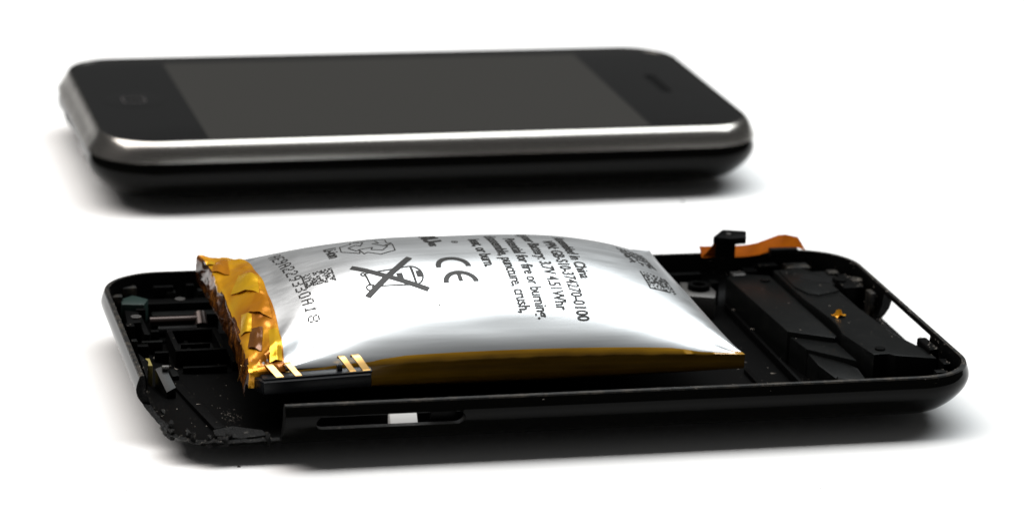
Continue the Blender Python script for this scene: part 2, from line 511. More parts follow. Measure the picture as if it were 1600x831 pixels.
prism('speaker_module', [(44.2, 24.0), (49.2, 24.6), (50.8, 21.0), (51.0, 12.8), (51.2, 4.4), (52.3, -8.2), (54.4, -15.8), (54.6, -19.4),
                         (49.2, -17.4), (48.3, -16.4), (46.2, -16.6), (45.6, -13.0), (44.75, -7.2), (45.3, -3.0), (45.3, 0.6), (44.4, 10.0)], 2.0, 7.6, PLATE, S, 0.2)
prism('speaker_raised_panel', [(45.6, 11.6), (47.0, 10.6), (50.8, 12.2), (50.4, 20.6), (48.6, 23.6), (44.8, 23.2), (44.7, 14.8)], 7.5, 7.85, PLATE, S, 0.1)
for a, b in [((45.6, 11.4), (47.2, 10.3)), ((47.2, 10.3), (50.4, 12.0)), ((50.4, 12.0), (50.9, 6.6))]:
    L_ = math.hypot(b[0] - a[0], b[1] - a[1]); nx_, ny_ = -(b[1] - a[1]) / L_ * 0.13, (b[0] - a[0]) / L_ * 0.13
    prism('seam', [(a[0] + nx_, a[1] + ny_), (b[0] + nx_, b[1] + ny_), (b[0] - nx_, b[1] - ny_), (a[0] - nx_, a[1] - ny_)], 7.4, 7.64, DARK, S, 0)
prism('notch', [(46.6, 19.0), (49.0, 16.4), (50.6, 16.0), (50.6, 18.6), (48.6, 20.6)], 7.6, 7.9, DARK, S, 0.03, 1)
slab('speaker_notch_cover', 49.9, 53.4, 17.2, 24.0, 3.0, 7.2, DARK, S, 0.2)
slab('corner_block', 51.9, 55.2, 13.4, 19.0, 2.2, 7.9, INNER, S, 0.3)
slab('corner_block', 46.8, 50.6, 25.0, 27.6, 2.2, 7.6, RIM, S, 0.3)
slab('rubber_pad', 54.1, 55.6, -17.6, -12.2, 4.2, 8.35, INNER, S, 0.35, 3)
slab('dock_inner_wall', 53.6, 54.2, -9.0, 11.0, 2.2, 5.2, INNER, S, 0.15)
slab('antenna_edge_rail', 36.2, 36.75, -22.0, 22.0, 2.0, 3.2, INNER, S, 0.1)
slab('antenna_tab', 38.4, 40.6, 25.5, 27.4, 4.0, 6.6, STEEL, S, 0.2)
# small clips, ribs and bosses moulded into the walls and floor
mould = [(-56.0, -54.4, 24.6, 26.0, 3, 7.0), (-54.2, -52.0, 27.4, 28.8, 4, 7.4), (-47.6, -46.2, 27.8, 29.2, 4, 6.4), (-44.8, -43.6, 27.2, 28.2, 4, 7.6),
         (-40.0, -36.5, 25.6, 27.2, 2, 5.0), (-55.8, -54.6, 9.6, 11.2, 3, 7.4), (-55.6, -54.8, 5.2, 6.4, 3, 6.6), (-54.4, -52.8, 8.2, 9.4, 2.2, 4.8),
         (-51.8, -50.6, 13.4, 14.4, 2, 5.2), (-52.0, -50.0, 7.8, 8.6, 2, 3.9), (-47.6, -44.0, 8.6, 9.2, 2.6, 3.5), (-47.8, -43.6, 11.4, 11.9, 2.6, 3.8), (-47.0, -46.4, 9.2, 14.6, 2.6, 3.3),
         (-41.6, -39.0, 4.0, 17.0, 2, 3.4), (-50.8, -49.8, -1.0, 2.0, 2, 3.4), (-48.6, -42.4, 3.4, 4.2, 2, 3.0), (-53.0, -51.6, 20.6, 21.4, 3, 6.2),
         (52.4, 54.0, 21.6, 23.4, 3, 7.6), (54.4, 55.8, 16.0, 18.0, 4, 8.0), (53.2, 54.6, 19.4, 20.6, 4, 7.7), (55.0, 55.9, 10.2, 12.4, 4, 7.8), (54.9, 55.9, -21.4, -19.0, 3, 7.4),
         (53.0, 54.6, -23.6, -22.4, 3, 7.0), (49.8, 51.6, -27.0, -25.6, 3, 6.6), (43.0, 46.0, 27.0, 28.6, 4, 7.4), (40.6, 42.6, 26.4, 28.4, 4, 6.8), (34.8, 36.0, 24.6, 26.4, 2, 5.8), (27.5, 34.0, 27.4, 28.6, 3, 6.4)]
for m_i, (x0, x1, y0, y1, z0, z1) in enumerate(mould):
    slab('moulded_rib', x0, x1, y0, y1, z0, z1, RIM if m_i in (0, 1, 17, 18, 20) else (PLATE if m_i % 4 == 2 else INNER), S, 0.14)
for (x, y, z) in ((-53.4, 17.6, 6.0), (-45.8, 26.4, 5.6), (52.6, 16.6, 7.9), (42.2, 21.4, 6.8), (47.8, -14.6, 7.6)):
    cv, cf = cyl_geo((x, y, z - 0.2), (x, y, z + 0.22), 0.75, 18)
    sc_ = obj('screw_head', cv, cf, STEEL if x < 0 else INNER, S, angle=40)
    slab('screw_slot', x - 0.5, x + 0.5, y - 0.1, y + 0.1, z + 0.15, z + 0.24, DARK, sc_, 0, 1)
# splinters left along the broken edge
rs = random.Random(5)
lp = rrect(SA - 2.9, SB - 2.9, SR - 2.0)
edge_pts = [p for p in lp if p[0] < -40.5 and p[1] < -15.5]
for k in range(11):
    p = edge_pts[(k * 11) % len(edge_pts)]
    cx_, cy_ = p[0] + rs.uniform(-0.3, 1.6), p[1] + rs.uniform(-0.3, 1.6)
    n_ = rs.choice([4, 5]); a0 = rs.uniform(0, 6); L_ = rs.uniform(0.5, 1.2)
    d_ = math.atan2(p[1], p[0]) + math.pi / 2 + rs.uniform(-0.5, 0.5)
    pts = []
    for q in range(n_):
        a = a0 + q * 2 * math.pi / n_
        u_, w_ = math.cos(a) * L_ * rs.uniform(0.6, 1.0), math.sin(a) * 0.4 * rs.uniform(0.5, 1.1)
        pts.append((cx_ + u_ * math.cos(d_) - w_ * math.sin(d_), cy_ + u_ * math.sin(d_) + w_ * math.cos(d_), 3.2 + rs.uniform(0, 1.0)))
    prism('plastic_splinter', pts, 2.5, 3.2, BROKEN, S, 0.04, 1)
# grey bracket with a ring beside the battery's far end
prism('screw_bracket', [(29.2, 20.2), (33.6, 18.6), (34.6, 21.6), (34.4, 26.0), (30.4, 26.8)], 2.0, 5.4, STEEL, S, 0.2)
def ring_geo(cx, cy, z0, z1, ro, ri, n=28):
    vv = []
    for (r, z) in ((ro, z0), (ro, z1), (ri, z1), (ri, z0)):
        vv += [(cx + r * math.cos(2 * math.pi * i / n), cy + r * math.sin(2 * math.pi * i / n), z) for i in range(n)]
    ff = []
    for k in range(4):
        a, b = k * n, ((k + 1) % 4) * n
        ff += [(a + i, a + (i + 1) % n, b + (i + 1) % n, b + i) for i in range(n)]
    return vv, ff
rv, rf = ring_geo(32.3, 23.0, 5.3, 6.2, 1.7, 1.0)
obj('screw_ring', rv, rf, INNER, S, angle=40)
slab('floor_rib', 20.0, 35.8, -24.4, -23.6, 2.0, 2.9, INNER, S, 0.15)
slab('floor_rib', 30.6, 31.3, -23.4, -6.0, 2.0, 2.6, INNER, S, 0.12)
slab('floor_tray', 4.0, 29.4, -26.2, -24.8, 2.2, 3.3, PLATE, S, 0.2)

# ------------------------------------------------------------------ swollen battery
bat = empty('swollen_battery', (SH_LOC[0], SH_LOC[1], 2.0), SH_RZ, 'bulging silver foil pouch battery with amber tape resting inside the opened shell', 'battery')
bat_off = 2.0
UFL, UFR, UBL, UBR = -42.5, 26.6, -42.8, 24.2
def wrinkle(s, t):
    u = s * 34.6; w = t * 20.4
    d = 0.0
    for (cs, ct, A, k, ph, L) in ((-1, -1, 1.0, 8.6, 0.9, 8.0), (1, -1, 0.22, 6.0, 1.2, 8.0), (1, 1, 0.35, 6.0, 0.3, 7.0), (-1, 1, 0.40, 7.0, 2.0, 8.0)):
        dx = (u - cs * 34.6) * -cs; dy = (w - ct * 20.4) * -ct
        r = np.sqrt(dx * dx + dy * dy)
        th = np.arctan2(dy, dx)
        d = d + A * np.exp(-r / L) * np.minimum(r / 3.0, 1) * np.sin(k * th + ph)
    dx = u + 34.6 - 4.6; dy = w + 20.4           # sharp folds running out from the near taped corner
    r = np.sqrt(dx * dx + dy * dy); th = np.arctan2(dy, np.maximum(dx, 1e-3))
    for th0, A, L in ((0.40, 0.30, 8.0), (0.72, 0.42, 9.0), (1.06, 0.34, 8.0)):
        d = d - A * np.exp(-((th - th0) / 0.085) ** 2) * np.exp(-r / L) * np.minimum(r / 2.0, 1) * (dx > 0)
    edge = (1 - s ** 4) * (1 - t ** 4)
    d = d + edge * (0.025 * np.sin(u * 0.31 + 1.7 * np.sin(w * 0.21)) * np.sin(w * 0.37 + 0.6) + 0.015 * np.sin(u * 0.55 + w * 0.48 + 1.0))
    # soft dents by the taped end
    d = d - 0.22 * np.exp(-(((u + 28.5) / 1.6) ** 2 + ((w - 2.0 - 0.6 * (u + 28.5)) / 6.0) ** 2)) + 0.18 * np.exp(-(((u + 30.6) / 1.3) ** 2 + ((w - 3.0) / 5.0) ** 2))
    d = d - 0.10 * np.exp(-(((u - 2) / 9) ** 2 + ((w + 17.2) / 1.3) ** 2))
    return d
def surf(s, t, wr=True):
    s = np.asarray(s, float); t = np.asarray(t, float)
    A = (s + 1) / 2; T = (t + 1) / 2
    z = (1 - A) * (1 - T) * 8.9 + A * (1 - T) * 9.0 + (1 - A) * T * 12.3 + A * T * 11.9
    u = (1 - A) * ((1 - T) * UFL + T * UBL) + A * ((1 - T) * UFR + T * UBR)
    v = (1 - T) * -18.2 + T * 22.5
    v = v - t * 1.6 * (1 - s * s) * np.abs(t)
    u = u - s * 0.9 * (1 - t * t) * np.abs(s)
    z = z + 0.5 * (1 - s * s) * np.where(t < 0, np.abs(t), 0)
    z = z + 9.0 * np.maximum(1 - np.abs(s) ** 3, 0) ** 0.7 * np.maximum(1 - t * t, 0) ** 0.8
    if wr: z = z + wrinkle(s, t)
    return np.stack([u, v, z - bat_off], -1)
NS, NT = 170, 130
def cosspace(n):  # denser towards the edges
    x = np.linspace(-1, 1, n)
    return np.sign(x) * (1 - (1 - np.abs(x)) ** 1.5)
ss = cosspace(NS); tt = cosspace(NT)
SS, TT = np.meshgrid(ss, tt)
TOP = surf(SS, TT)
EDGE_H = 1.9
def bottom(s, t):
    p = surf(s, t, False)
    A = (np.asarray(s) + 1) / 2; T = (np.asarray(t) + 1) / 2
    zc = (1 - A) * (1 - T) * 8.9 + A * (1 - T) * 9.0 + (1 - A) * T * 12.3 + A * T * 11.9
    zc = zc + 0.5 * (1 - np.asarray(s) ** 2) * np.where(np.asarray(t) < 0, np.abs(t), 0)
    q = p.copy()
    q[..., 2] = zc - bat_off - EDGE_H - 1.0 * np.maximum(1 - np.abs(s) ** 3, 0) ** 0.7 * np.maximum(1 - np.asarray(t) ** 2, 0) ** 0.75 * BULGE
    return q
BULGE = 1.0
for _ in range(30):
    zmin = bottom(SS, TT)[..., 2].min()
    BULGE += zmin * 0.9
BOT = bottom(SS, TT)
verts = [tuple(p) for p in TOP.reshape(-1, 3)] + [tuple(p) for p in BOT.reshape(-1, 3)]
faces, fm = [], []
OFF = NS * NT
for j in range(NT - 1):
    for i in range(NS - 1):
        a = j * NS + i
        faces.append((a, a + 1, a + NS + 1, a + NS)); fm.append(0)
        faces.append((OFF + a, OFF + a + NS, OFF + a + NS + 1, OFF + a + 1)); fm.append(1)
for i in range(NS - 1):
    a = i; faces.append((a, OFF + a, OFF + a + 1, a + 1)); fm.append(1)
    a = (NT - 1) * NS + i; faces.append((a + 1, OFF + a + 1, OFF + a, a)); fm.append(1)
for j in range(NT - 1):
    a = j * NS; faces.append((a + NS, OFF + a + NS, OFF + a, a)); fm.append(1)
    a = j * NS + NS - 1; faces.append((a, OFF + a, OFF + a + NS, a + NS)); fm.append(0)
pouch = obj('pouch', verts, faces, FOIL, bat, mats=[FOIL, UNDER], fmat=fm, angle=50)

# amber tape along the near long side
sv, sf = [], []
n_i = 120; prof_s = [(0.10, 0.45), (0.02, 0.20), (-0.3, 0.16), (-0.9, 0.18), (-1.5, 0.17), (-2.0, 0.10), (-2.35, -0.7), (-2.8, -2.2)]
for i in range(n_i + 1):
    s = -0.985 + 1.98 * i / n_i
    p = surf(s, -1.0, False)
    bulge_in = surf(s, -0.97, False)
    for k, (dz, dv) in enumerate(prof_s):
        wob = 0.05 * math.sin(s * 23 + k) + 0.03 * math.sin(s * 61 + 2 * k)
        drop = dz * (1.0 + (0.55 * (1 - s * s) if k > 2 else 0))
        if k == 0:
            q = surf(s, -0.975, False); sv.append((q[0], q[1], q[2] + 0.06)); continue
        sv.append((p[0] + (0.15 if i == n_i else 0), p[1] - dv + wob * 0.6, p[2] + drop))
nk = len(prof_s)
for i in range(n_i):
    for k in range(nk - 1):
        a = i * nk + k
        sf.append((a, a + 1, a + nk + 1, a + nk))
obj('side_tape', sv, sf, SIDE, bat, angle=60)

# crumpled amber tape wrapped over the left end
kv, kf, kfm = [], [], []
KT, KW, TOPK = 110, 40, 22
def crease(x, y):
    q = noise.noise((x * 0.10 + 3.3, y * 0.13, 0.4)) * 2.2
    a = abs(noise.noise((x * 0.24 + q, y * 0.16 + 0.5 * q, 1.7)))
    b = abs(noise.noise((x * 0.62 - 0.6 * y + 5.1 + q, y * 0.40, 6.2)))
    c = abs(noise.noise((x * 1.3 + q, y * 1.2 + 9.0, 3.3)))
    return 1.25 * a + 0.50 * b + 0.03 * c
for i in range(-8, KT + 1):
    t = -1.0 + 2.0 * max(i, 0) / KT
    wrap_f = 0.0 if i >= 0 else -i / 8.0                      # wraps down over the near side
    edge_s = -0.866 + 0.006 * noise.noise((t * 4, 0.3, 0))
    p0 = surf(edge_s, t, True); pe = surf(-1.0, t, False)
    ear = max(0.0, (t - 0.84) / 0.16)
    for k in range(KW + 1):
        if k <= TOPK:
            fr = k / TOPK
            p = surf(edge_s + (-1.0 - edge_s) * fr, t, True)
            line = p0[2] * (1 - fr) + (pe[2] + 0.55) * fr
            h = crease(fr * 6.5, t * 20 + wrap_f * 3)
            amp = min(1.0, fr * 5.0)
            x = p[0] - 0.55 * fr - 0.5 * ear * fr + 0.15 * h * amp
            y = p[1]
            z = max(line, p[2]) + 0.08 + 0.68 * h * amp * (1 - 0.35 * fr) + 0.55 * ear * fr
            if i < 0:
                y = p[1] - 0.30 - 0.25 * h * amp * math.sin(wrap_f * 1.6)
                z = z - 2.4 * wrap_f
        else:
            fr = (k - TOPK) / (KW - TOPK)
            h = crease(6.5 + fr * 6.0, t * 20 + wrap_f * 3)
            x = pe[0] - 0.62 - 0.45 * math.sin(2.2 * fr) + (h - 0.35) * 0.40 - 0.5 * ear * (1 - fr)
            y = pe[1] - (0.3 if i < 0 else 0)
            z = pe[2] + 0.65 - 3.6 * fr * (1 - 0.5 * wrap_f) + 0.55 * ear * (1 - fr) - (1.6 * wrap_f) * (1 - fr) + 0.5 * (h - 0.35) * (1 - fr)
        kv.append((float(x), float(y), float(z)))
for i in range(KT + 8):
    for k in range(KW):
        a = i * (KW + 1) + k; b = a + KW + 1
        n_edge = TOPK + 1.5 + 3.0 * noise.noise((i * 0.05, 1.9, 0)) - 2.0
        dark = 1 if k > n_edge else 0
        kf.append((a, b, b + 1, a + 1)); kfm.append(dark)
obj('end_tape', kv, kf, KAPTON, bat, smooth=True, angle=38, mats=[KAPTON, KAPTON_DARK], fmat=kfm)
# overlapping folded layers of film on the end tape, each a bent patch with straight cut edges
def tape_point(fr, t, lift):
    edge_s = -0.866
    p0 = surf(edge_s, t, True); pe = surf(-1.0, t, False)
    p = surf(edge_s + (-1.0 - edge_s) * fr, t, True)
    line = p0[2] * (1 - fr) + (pe[2] + 0.55) * fr
    h = crease(fr * 6.5, t * 20)
    return (float(p[0] - 0.55 * fr), float(p[1]), float(max(line, p[2]) + 0.08 + 0.68 * h * min(1, fr * 5) * (1 - 0.35 * fr) + lift))
folds = [([(0.10, 0.16), (0.46, 0.40), (0.84, 0.20), (0.24, -0.10)], 0.75, FILM_Y), ([(0.06, -0.20), (0.30, -0.06), (0.66, -0.24), (0.10, -0.46)], 0.70, FILM_O),
         ([(0.58, -0.30), (0.80, -0.18), (0.97, -0.44), (0.70, -0.50)], 0.55, FILM_Y), ([(0.40, -0.52), (0.70, -0.46), (0.90, -0.70), (0.56, -0.80)], 0.70, FILM_B),
         ([(0.03, -0.62), (0.26, -0.56), (0.40, -0.94), (0.04, -0.90)], 0.65, FILM_Y), ([(0.36, 0.90), (0.60, 0.98), (0.98, 0.70), (0.62, 0.52)], 0.50, FILM_O),
         ([(0.60, 0.99), (0.97, 0.995), (0.99, 0.86), (0.80, 0.80)], 0.40, FILM_Y)]
for quad, ridge, fm_ in folds:
    n_g = 8; vv, ff = [], []
    for a in range(n_g + 1):
        for b in range(n_g + 1):
            u_, w_ = a / n_g, b / n_g
            fr = (quad[0][0] * (1 - u_) + quad[1][0] * u_) * (1 - w_) + (quad[3][0] * (1 - u_) + quad[2][0] * u_) * w_
            t = (quad[0][1] * (1 - u_) + quad[1][1] * u_) * (1 - w_) + (quad[3][1] * (1 - u_) + quad[2][1] * u_) * w_
            tent = 1 - abs(u_ - 0.45 - 0.25 * (w_ - 0.5)) / 0.6
            vv.append(tape_point(fr, max(-0.995, min(0.995, t)), 0.05 + 0.55 * ridge * max(0.0, tent) * (0.55 + 0.45 * w_)))
    for a in range(n_g):
        for b in range(n_g):
            i0 = a * (n_g + 1) + b
            ff.append((i0, i0 + 1, i0 + n_g + 2, i0 + n_g + 1))
    obj('film_fold', vv, ff, fm_, bat, smooth=True, angle=75)
# bare bronze wires at the tape's lower corner
for k in range(5):
    b0 = Vector((-43.6 + 0.5 * k, -13.5 - 0.9 * k, 4.6))
    cv, cf = cyl_geo(b0, b0 + Vector((0.3 + 0.1 * k, -0.6, 2.4 + 0.2 * (k % 2))), 0.09, 8)
    obj('thin_wire', cv, cf, GOLD, bat)

# black contact strip with four gold springs at the near left corner
strip = prism('contact_strip', [(-42.2, -19.0), (-41.2, -21.9), (-26.6, -21.9), (-26.0, -19.0)], 7.6 - 1.75 - bat_off, 7.6 - bat_off, NAVY, bat, 0.2, 2)
slab('strip_ledge', -41.2, -26.3, -21.2, -19.2, 7.6 - bat_off, 7.85 - bat_off, NAVY, strip, 0.08)
slab('strip_pin', -30.9, -30.2, -20.2, -19.3, 7.6 - bat_off, 8.6 - bat_off, NAVY, strip, 0.1)
for x0, wd, hh in ((-39.6, 1.0, 1.2), (-37.0, 0.85, 1.25), (-29.6, 0.85, 1.6), (-27.8, 1.05, 1.65)):
    path = [(0.35, -20.9, 7.84), (0.25, -20.6, 7.90), (-0.2, -19.9, 7.85 + hh * 0.42), (-0.6, -19.2, 7.85 + hh * 0.78), (-0.8, -18.8, 7.85 + hh * 0.92), (-0.95, -18.45, 7.85 + hh * 0.96), (-1.0, -18.3, 7.85 + hh * 0.8)]
    vv, ff = [], []
    for (dx, y, z) in path:
        for (ox, oz) in ((0, 0), (wd, 0), (wd, -0.18), (0, -0.18)):
            vv.append((x0 + dx + ox, y, z + oz - bat_off))
    for i in range(len(path) - 1):
        for k in range(4):
            ff.append((i * 4 + k, i * 4 + (k + 1) % 4, i * 4 + 4 + (k + 1) % 4, i * 4 + 4 + k))
    ff += [(3, 2, 1, 0), tuple(len(path) * 4 - 4 + k for k in range(4))]
    wrap('gold_spring', bev_mesh(vv, ff, 0), GOLD, strip, True, angle=25)
    cv, cf = cyl_geo((x0 + wd * 0.5 - 0.8, -19.05, 7.75 + hh * 0.9 - bat_off - 0.1), (x0 + wd * 0.5 - 0.85, -19.2, 7.75 + hh * 0.9 + 0.10 - bat_off), 0.22, 12)

strip.rotation_euler.y = -0.0375
strip.location = (0, 0.8 * MM, 2.75 * MM)
# ---- print on the pouch: X = millimetres from the left edge, Y = arc length from the near edge
s_tab = np.linspace(-1, 1, 161); t_tab = np.linspace(-1, 1, 401)
_S, _T = np.meshgrid(s_tab, t_tab)
_P = surf(_S, _T, False)
_AL = np.vstack([np.zeros((1, 161)), np.cumsum(np.sqrt((np.diff(_P, axis=0) ** 2).sum(-1)), 0)])
def on_pouch(X, Y, off=0.06):
    X = np.asarray(X, float); Y = np.asarray(Y, float)
    s = np.clip(X / 34.55, -0.995, 0.995)          # X counted from the middle
    fi = (s + 1) / 2 * 160; i0 = np.clip(fi.astype(int), 0, 159); fr = fi - i0
    t = np.empty_like(s)
    for k in range(len(s)):
        col = _AL[:, i0[k]] * (1 - fr[k]) + _AL[:, i0[k] + 1] * fr[k]
        t[k] = np.interp(Y[k], col, t_tab)
    t = np.clip(t, -0.995, 0.995)
    e = 1e-3
    p = surf(s, t)
    du = surf(s + e, t) - p; dv = surf(s, t + e) - p
    nrm = np.cross(du, dv); nrm /= np.linalg.norm(nrm, axis=-1, keepdims=True)
    return p + nrm * off
def printed(name, polys, parent=None, mtl=None):
    """polys: list of (points, faces) in print coordinates"""
    vv, ff = [], []
    for pts, fs in polys:
        b0 = len(vv); vv += list(pts); ff += [tuple(b0 + i for i in q) for q in fs]
    P = on_pouch([p[0] for p in vv], [p[1] for p in vv])
    return obj(name, [tuple(p) for p in P], ff, mtl or INK, parent or bat, smooth=False)
def text_geo(s, shear=0.0, bold=0.021):
    c = bpy.data.curves.new('t', 'FONT')
    c.body = s; c.size = 1.0; c.resolution_u = 3; c.shear = shear; c.offset = bold
    o = bpy.data.objects.new('t', c); COL.objects.link(o)
    bpy.context.view_layer.update()
    dg = bpy.context.evaluated_depsgraph_get()
    me = bpy.data.meshes.new_from_object(o.evaluated_get(dg), depsgraph=dg)
    bm = bmesh.new(); bm.from_mesh(me)
    bmesh.ops.triangulate(bm, faces=bm.faces)
    for _ in range(2):
        bmesh.ops.subdivide_edges(bm, edges=[e for e in bm.edges if e.calc_length() > 0.22], cuts=1)
        bmesh.ops.triangulate(bm, faces=bm.faces)
    bm.to_mesh(me); bm.free()
    vs = [(q.co.x, q.co.y) for q in me.vertices]; fs = [tuple(p.vertices) for p in me.polygons]
    bpy.data.objects.remove(o); bpy.data.curves.remove(c); bpy.data.meshes.remove(me)
    return vs, fs
def text_line(name, s, X, Yend, cap, per, shear=0.0, bold=0.021):
    """text running from the far side to the near side, letter tops to the right; per = width factor"""
    vs, fs = text_geo(s, shear, bold)
    x1 = max(p[0] for p in vs)
    k = cap / 0.72
    pts = [(X + p[1] * k, Yend + (x1 - p[0]) * k * per) for p in vs]
    return printed(name, [(pts, fs)])
def cm(s):  # s coordinate to print X
    return s * 34.55
vs_, _ = text_geo('GB-S10-374270-0100')
w_ = max(p[0] for p in vs_) - min(p[0] for p in vs_)
CAP = 1.75
PER = 15.7 / (w_ * CAP / 0.72)
for s_txt, sx, ye in (('Assembled in China', 0.415, 13.2), ('VPN: GB-S10-374270-0100', 0.345, 5.1), ('Polymer Battery: 3.7V 4.51Whr', 0.268, 6.9),
                      ('Potential for fire or burning.', 0.182, 5.5), ('disassemble, puncture, crush,', 0.112, 6.6), ('heat, or burn.', 0.030, 16.0)):
    text_line('printed_text_line', s_txt, cm(sx), ye, CAP, PER)
text_line('chemistry_text', 'Li-ion', cm(-0.585), 22.7, 1.9, PER)

def bar(x0, y0, x1, y1, w, n=None, w2=None):
    L = math.hypot(x1 - x0, y1 - y0); n = n or max(2, int(L / 0.45)); w2 = w2 or w
    nx, ny = -(y1 - y0) / L, (x1 - x0) / L
    pts = []
    for i in range(n + 1):
        f_ = i / n; ww = (w + (w2 - w) * f_) / 2
        for sg in (-1, 0, 1):
            pts.append((x0 + (x1 - x0) * f_ + nx * ww * sg, y0 + (y1 - y0) * f_ + ny * ww * sg))
    fs = []
    for i in range(n):
        for k in range(2):
            a = i * 3 + k
            fs.append((a, a + 3, a + 4, a + 1))
    return pts, fs
def arc(cx, cy, r, w, a0, a1, n=30, ry=None):
    ry = ry or r
    pts = []
    for i in range(n + 1):
        t = math.radians(a0 + (a1 - a0) * i / n)
        for sg in (-0.5, 0, 0.5):
            pts.append((cx + (r + sg * w) * math.cos(t), cy + (ry + sg * w) * math.sin(t)))
    fs = []
    for i in range(n):
        for k in range(2):
            a = i * 3 + k
            fs.append((a, a + 3, a + 4, a + 1))
    return pts, fs
def poly(pts):
    out = []
    for k in range(len(pts) - 1):
        out.append(bar(*pts[k], *pts[k + 1], 0.16))
    return out
# CE mark: letters lie on their side, opening towards the near edge
ce = printed('ce_mark', [arc(cm(-0.10), 16.5, 2.15, 0.76, -4, 184, 36), arc(cm(-0.092), 12.75, 2.15, 0.76, 0, 180, 36), bar(cm(-0.092), 14.7, cm(-0.092), 12.95, 0.60)])
# crossed-out wheeled bin (bin lies on its side, lid to the right)
bx_ = cm(-0.375)
X_A, X_B = (cm(-0.52), 18.4), (cm(-0.235), 11.6)
X_C, X_D = (cm(-0.265), 19.6), (cm(-0.49), 11.3)
bin_polys = [bar(*X_A, *X_B, 0.95), bar(*X_C, *X_D, 0.95)]
yb0, yb1 = 13.0, 17.4
xl, xr = cm(-0.475), cm(-0.285)
bin_polys += [bar(xl, 16.3, xr, 17.2, 0.22), bar(xl + 0.4, 13.3, xr, 12.8, 0.22), bar(xl, 16.4, xl + 0.35, 13.6, 0.3),
              arc(xl + 0.3, 13.15, 0.62, 0.24, 0, 360, 26), arc(xl - 0.25, 16.2, 0.32, 0.22, 60, 300, 14),
              arc(xr, 15.0, 1.55, 0.26, -90, 90, 26, 2.2), bar(xr + 0.25, 17.1, xr + 0.25, 12.85, 0.34),
              bar(xr - 1.7, 15.7, xr - 1.7, 14.2, 0.85), bar(xr + 1.05, 15.9, xr + 1.05, 14.5, 0.7)]
printed('bin_symbol', bin_polys)
# recycling arrows, outlines only
rc = []
cx_, cy_ = cm(-0.40), 25.6
for a in (90, 210, 330):
    ca, sa = math.cos(math.radians(a)), math.sin(math.radians(a))
    def tr(x, y): return (cx_ + 1.05 * (ca * x - sa * y), cy_ + 1.05 * (sa * x + ca * y))
    P_ = [(-2.6, 0.9), (-1.2, 0.7), (-1.5, 1.2), (0.2, 2.0), (1.2, 0.7), (0.4, 0.2), (2.3, -0.6), (2.9, 1.2), (2.2, 1.1), (1.4, 2.9), (-1.0, 3.2), (-2.6, 0.9)]
    rc += poly([tr(x - 0.2, y + 0.9) for x, y in P_])
printed('recycling_symbol', rc)
text_line('recognition_mark', 'RU', cm(-0.155), 25.0, 2.4, PER * 1.5, -0.25, 0.05)
text_line('recognition_mark_suffix', 'us', cm(-0.150), 23.4, 1.5, PER * 1.05, 0, 0.03)
printed('registered_mark', [arc(cm(-0.035), 24.8, 0.42, 0.14, 0, 360, 18), bar(cm(-0.035) - 0.15, 24.8, cm(-0.035) + 0.15, 24.8, 0.22)])
# dot-printed serial number
F57 = {'A': '01110 10001 10001 11111 10001 10001 10001', 'E': '11111 10000 10000 11110 10000 10000 11111', '9': '01110 10001 10001 01111 00001 00010 01100',
       '2': '01110 10001 00001 00110 01000 10000 11111', '3': '11110 00001 00001 01110 00001 00001 11110', '0': '01110 10001 10001 10001 10001 10001 01110',
       '1': '00100 01100 00100 00100 00100 00100 01110', '8': '01110 10001 10001 01110 10001 10001 01110'}
def dot(x, y, wx, wy):
    return [(x - wx, y - wy), (x + wx, y - wy), (x + wx, y + wy), (x - wx, y + wy)], [(0, 1, 2, 3)]
dots = []
txt = 'AE9A229330A18'
for k, ch in enumerate(txt):
    y0 = 31.2 - k * (22.0 / (len(txt) - 1)); xb = cm(-0.79) + k * (1.55 / (len(txt) - 1))
    for r_i, row in enumerate(F57[ch].split()):
        for c_i, b in enumerate(row):
            if b == '1':
                dots.append(dot(xb + (6 - r_i) * 0.245, y0 - c_i * 0.25, 0.125, 0.11))
printed('serial_number', dots)
def matrix_code(name, X0, Y0, w, h, nx, ny, seed, solid=True):
    rnd = random.Random(seed); ds = []
    px, py = w / nx, h / ny
    for j in range(ny):
        for i in range(nx):
            if i == 0 and solid: continue
            if (j == 0 and i % 2 == 0) or (i == nx - 1 and j % 2 == 0) or (0 < j and rnd.random() < 0.52):
                ds.append(dot(X0 + (i + 0.5) * px, Y0 - (j + 0.5) * py, px * 0.47, py * 0.42))
    if solid: ds.append(bar(X0 + px * 0.5, Y0, X0 + px * 0.5, Y0 - h, px * 0.8))
    return printed(name, ds)
printed('brown_speck', [arc(cm(-0.21), 8.5, 0.07, 0.13, 0, 360, 10)], None, COPPERISH)
matrix_code('matrix_code', cm(-0.725), 19.6, 4.5, 3.7, 16, 14, 3)
matrix_code('matrix_code', cm(0.715), 17.3, 4.4, 4.8, 16, 16, 5)
matrix_code('printed_code_block', cm(0.70), 27.0, 4.6, 7.0, 14, 18, 8, False)

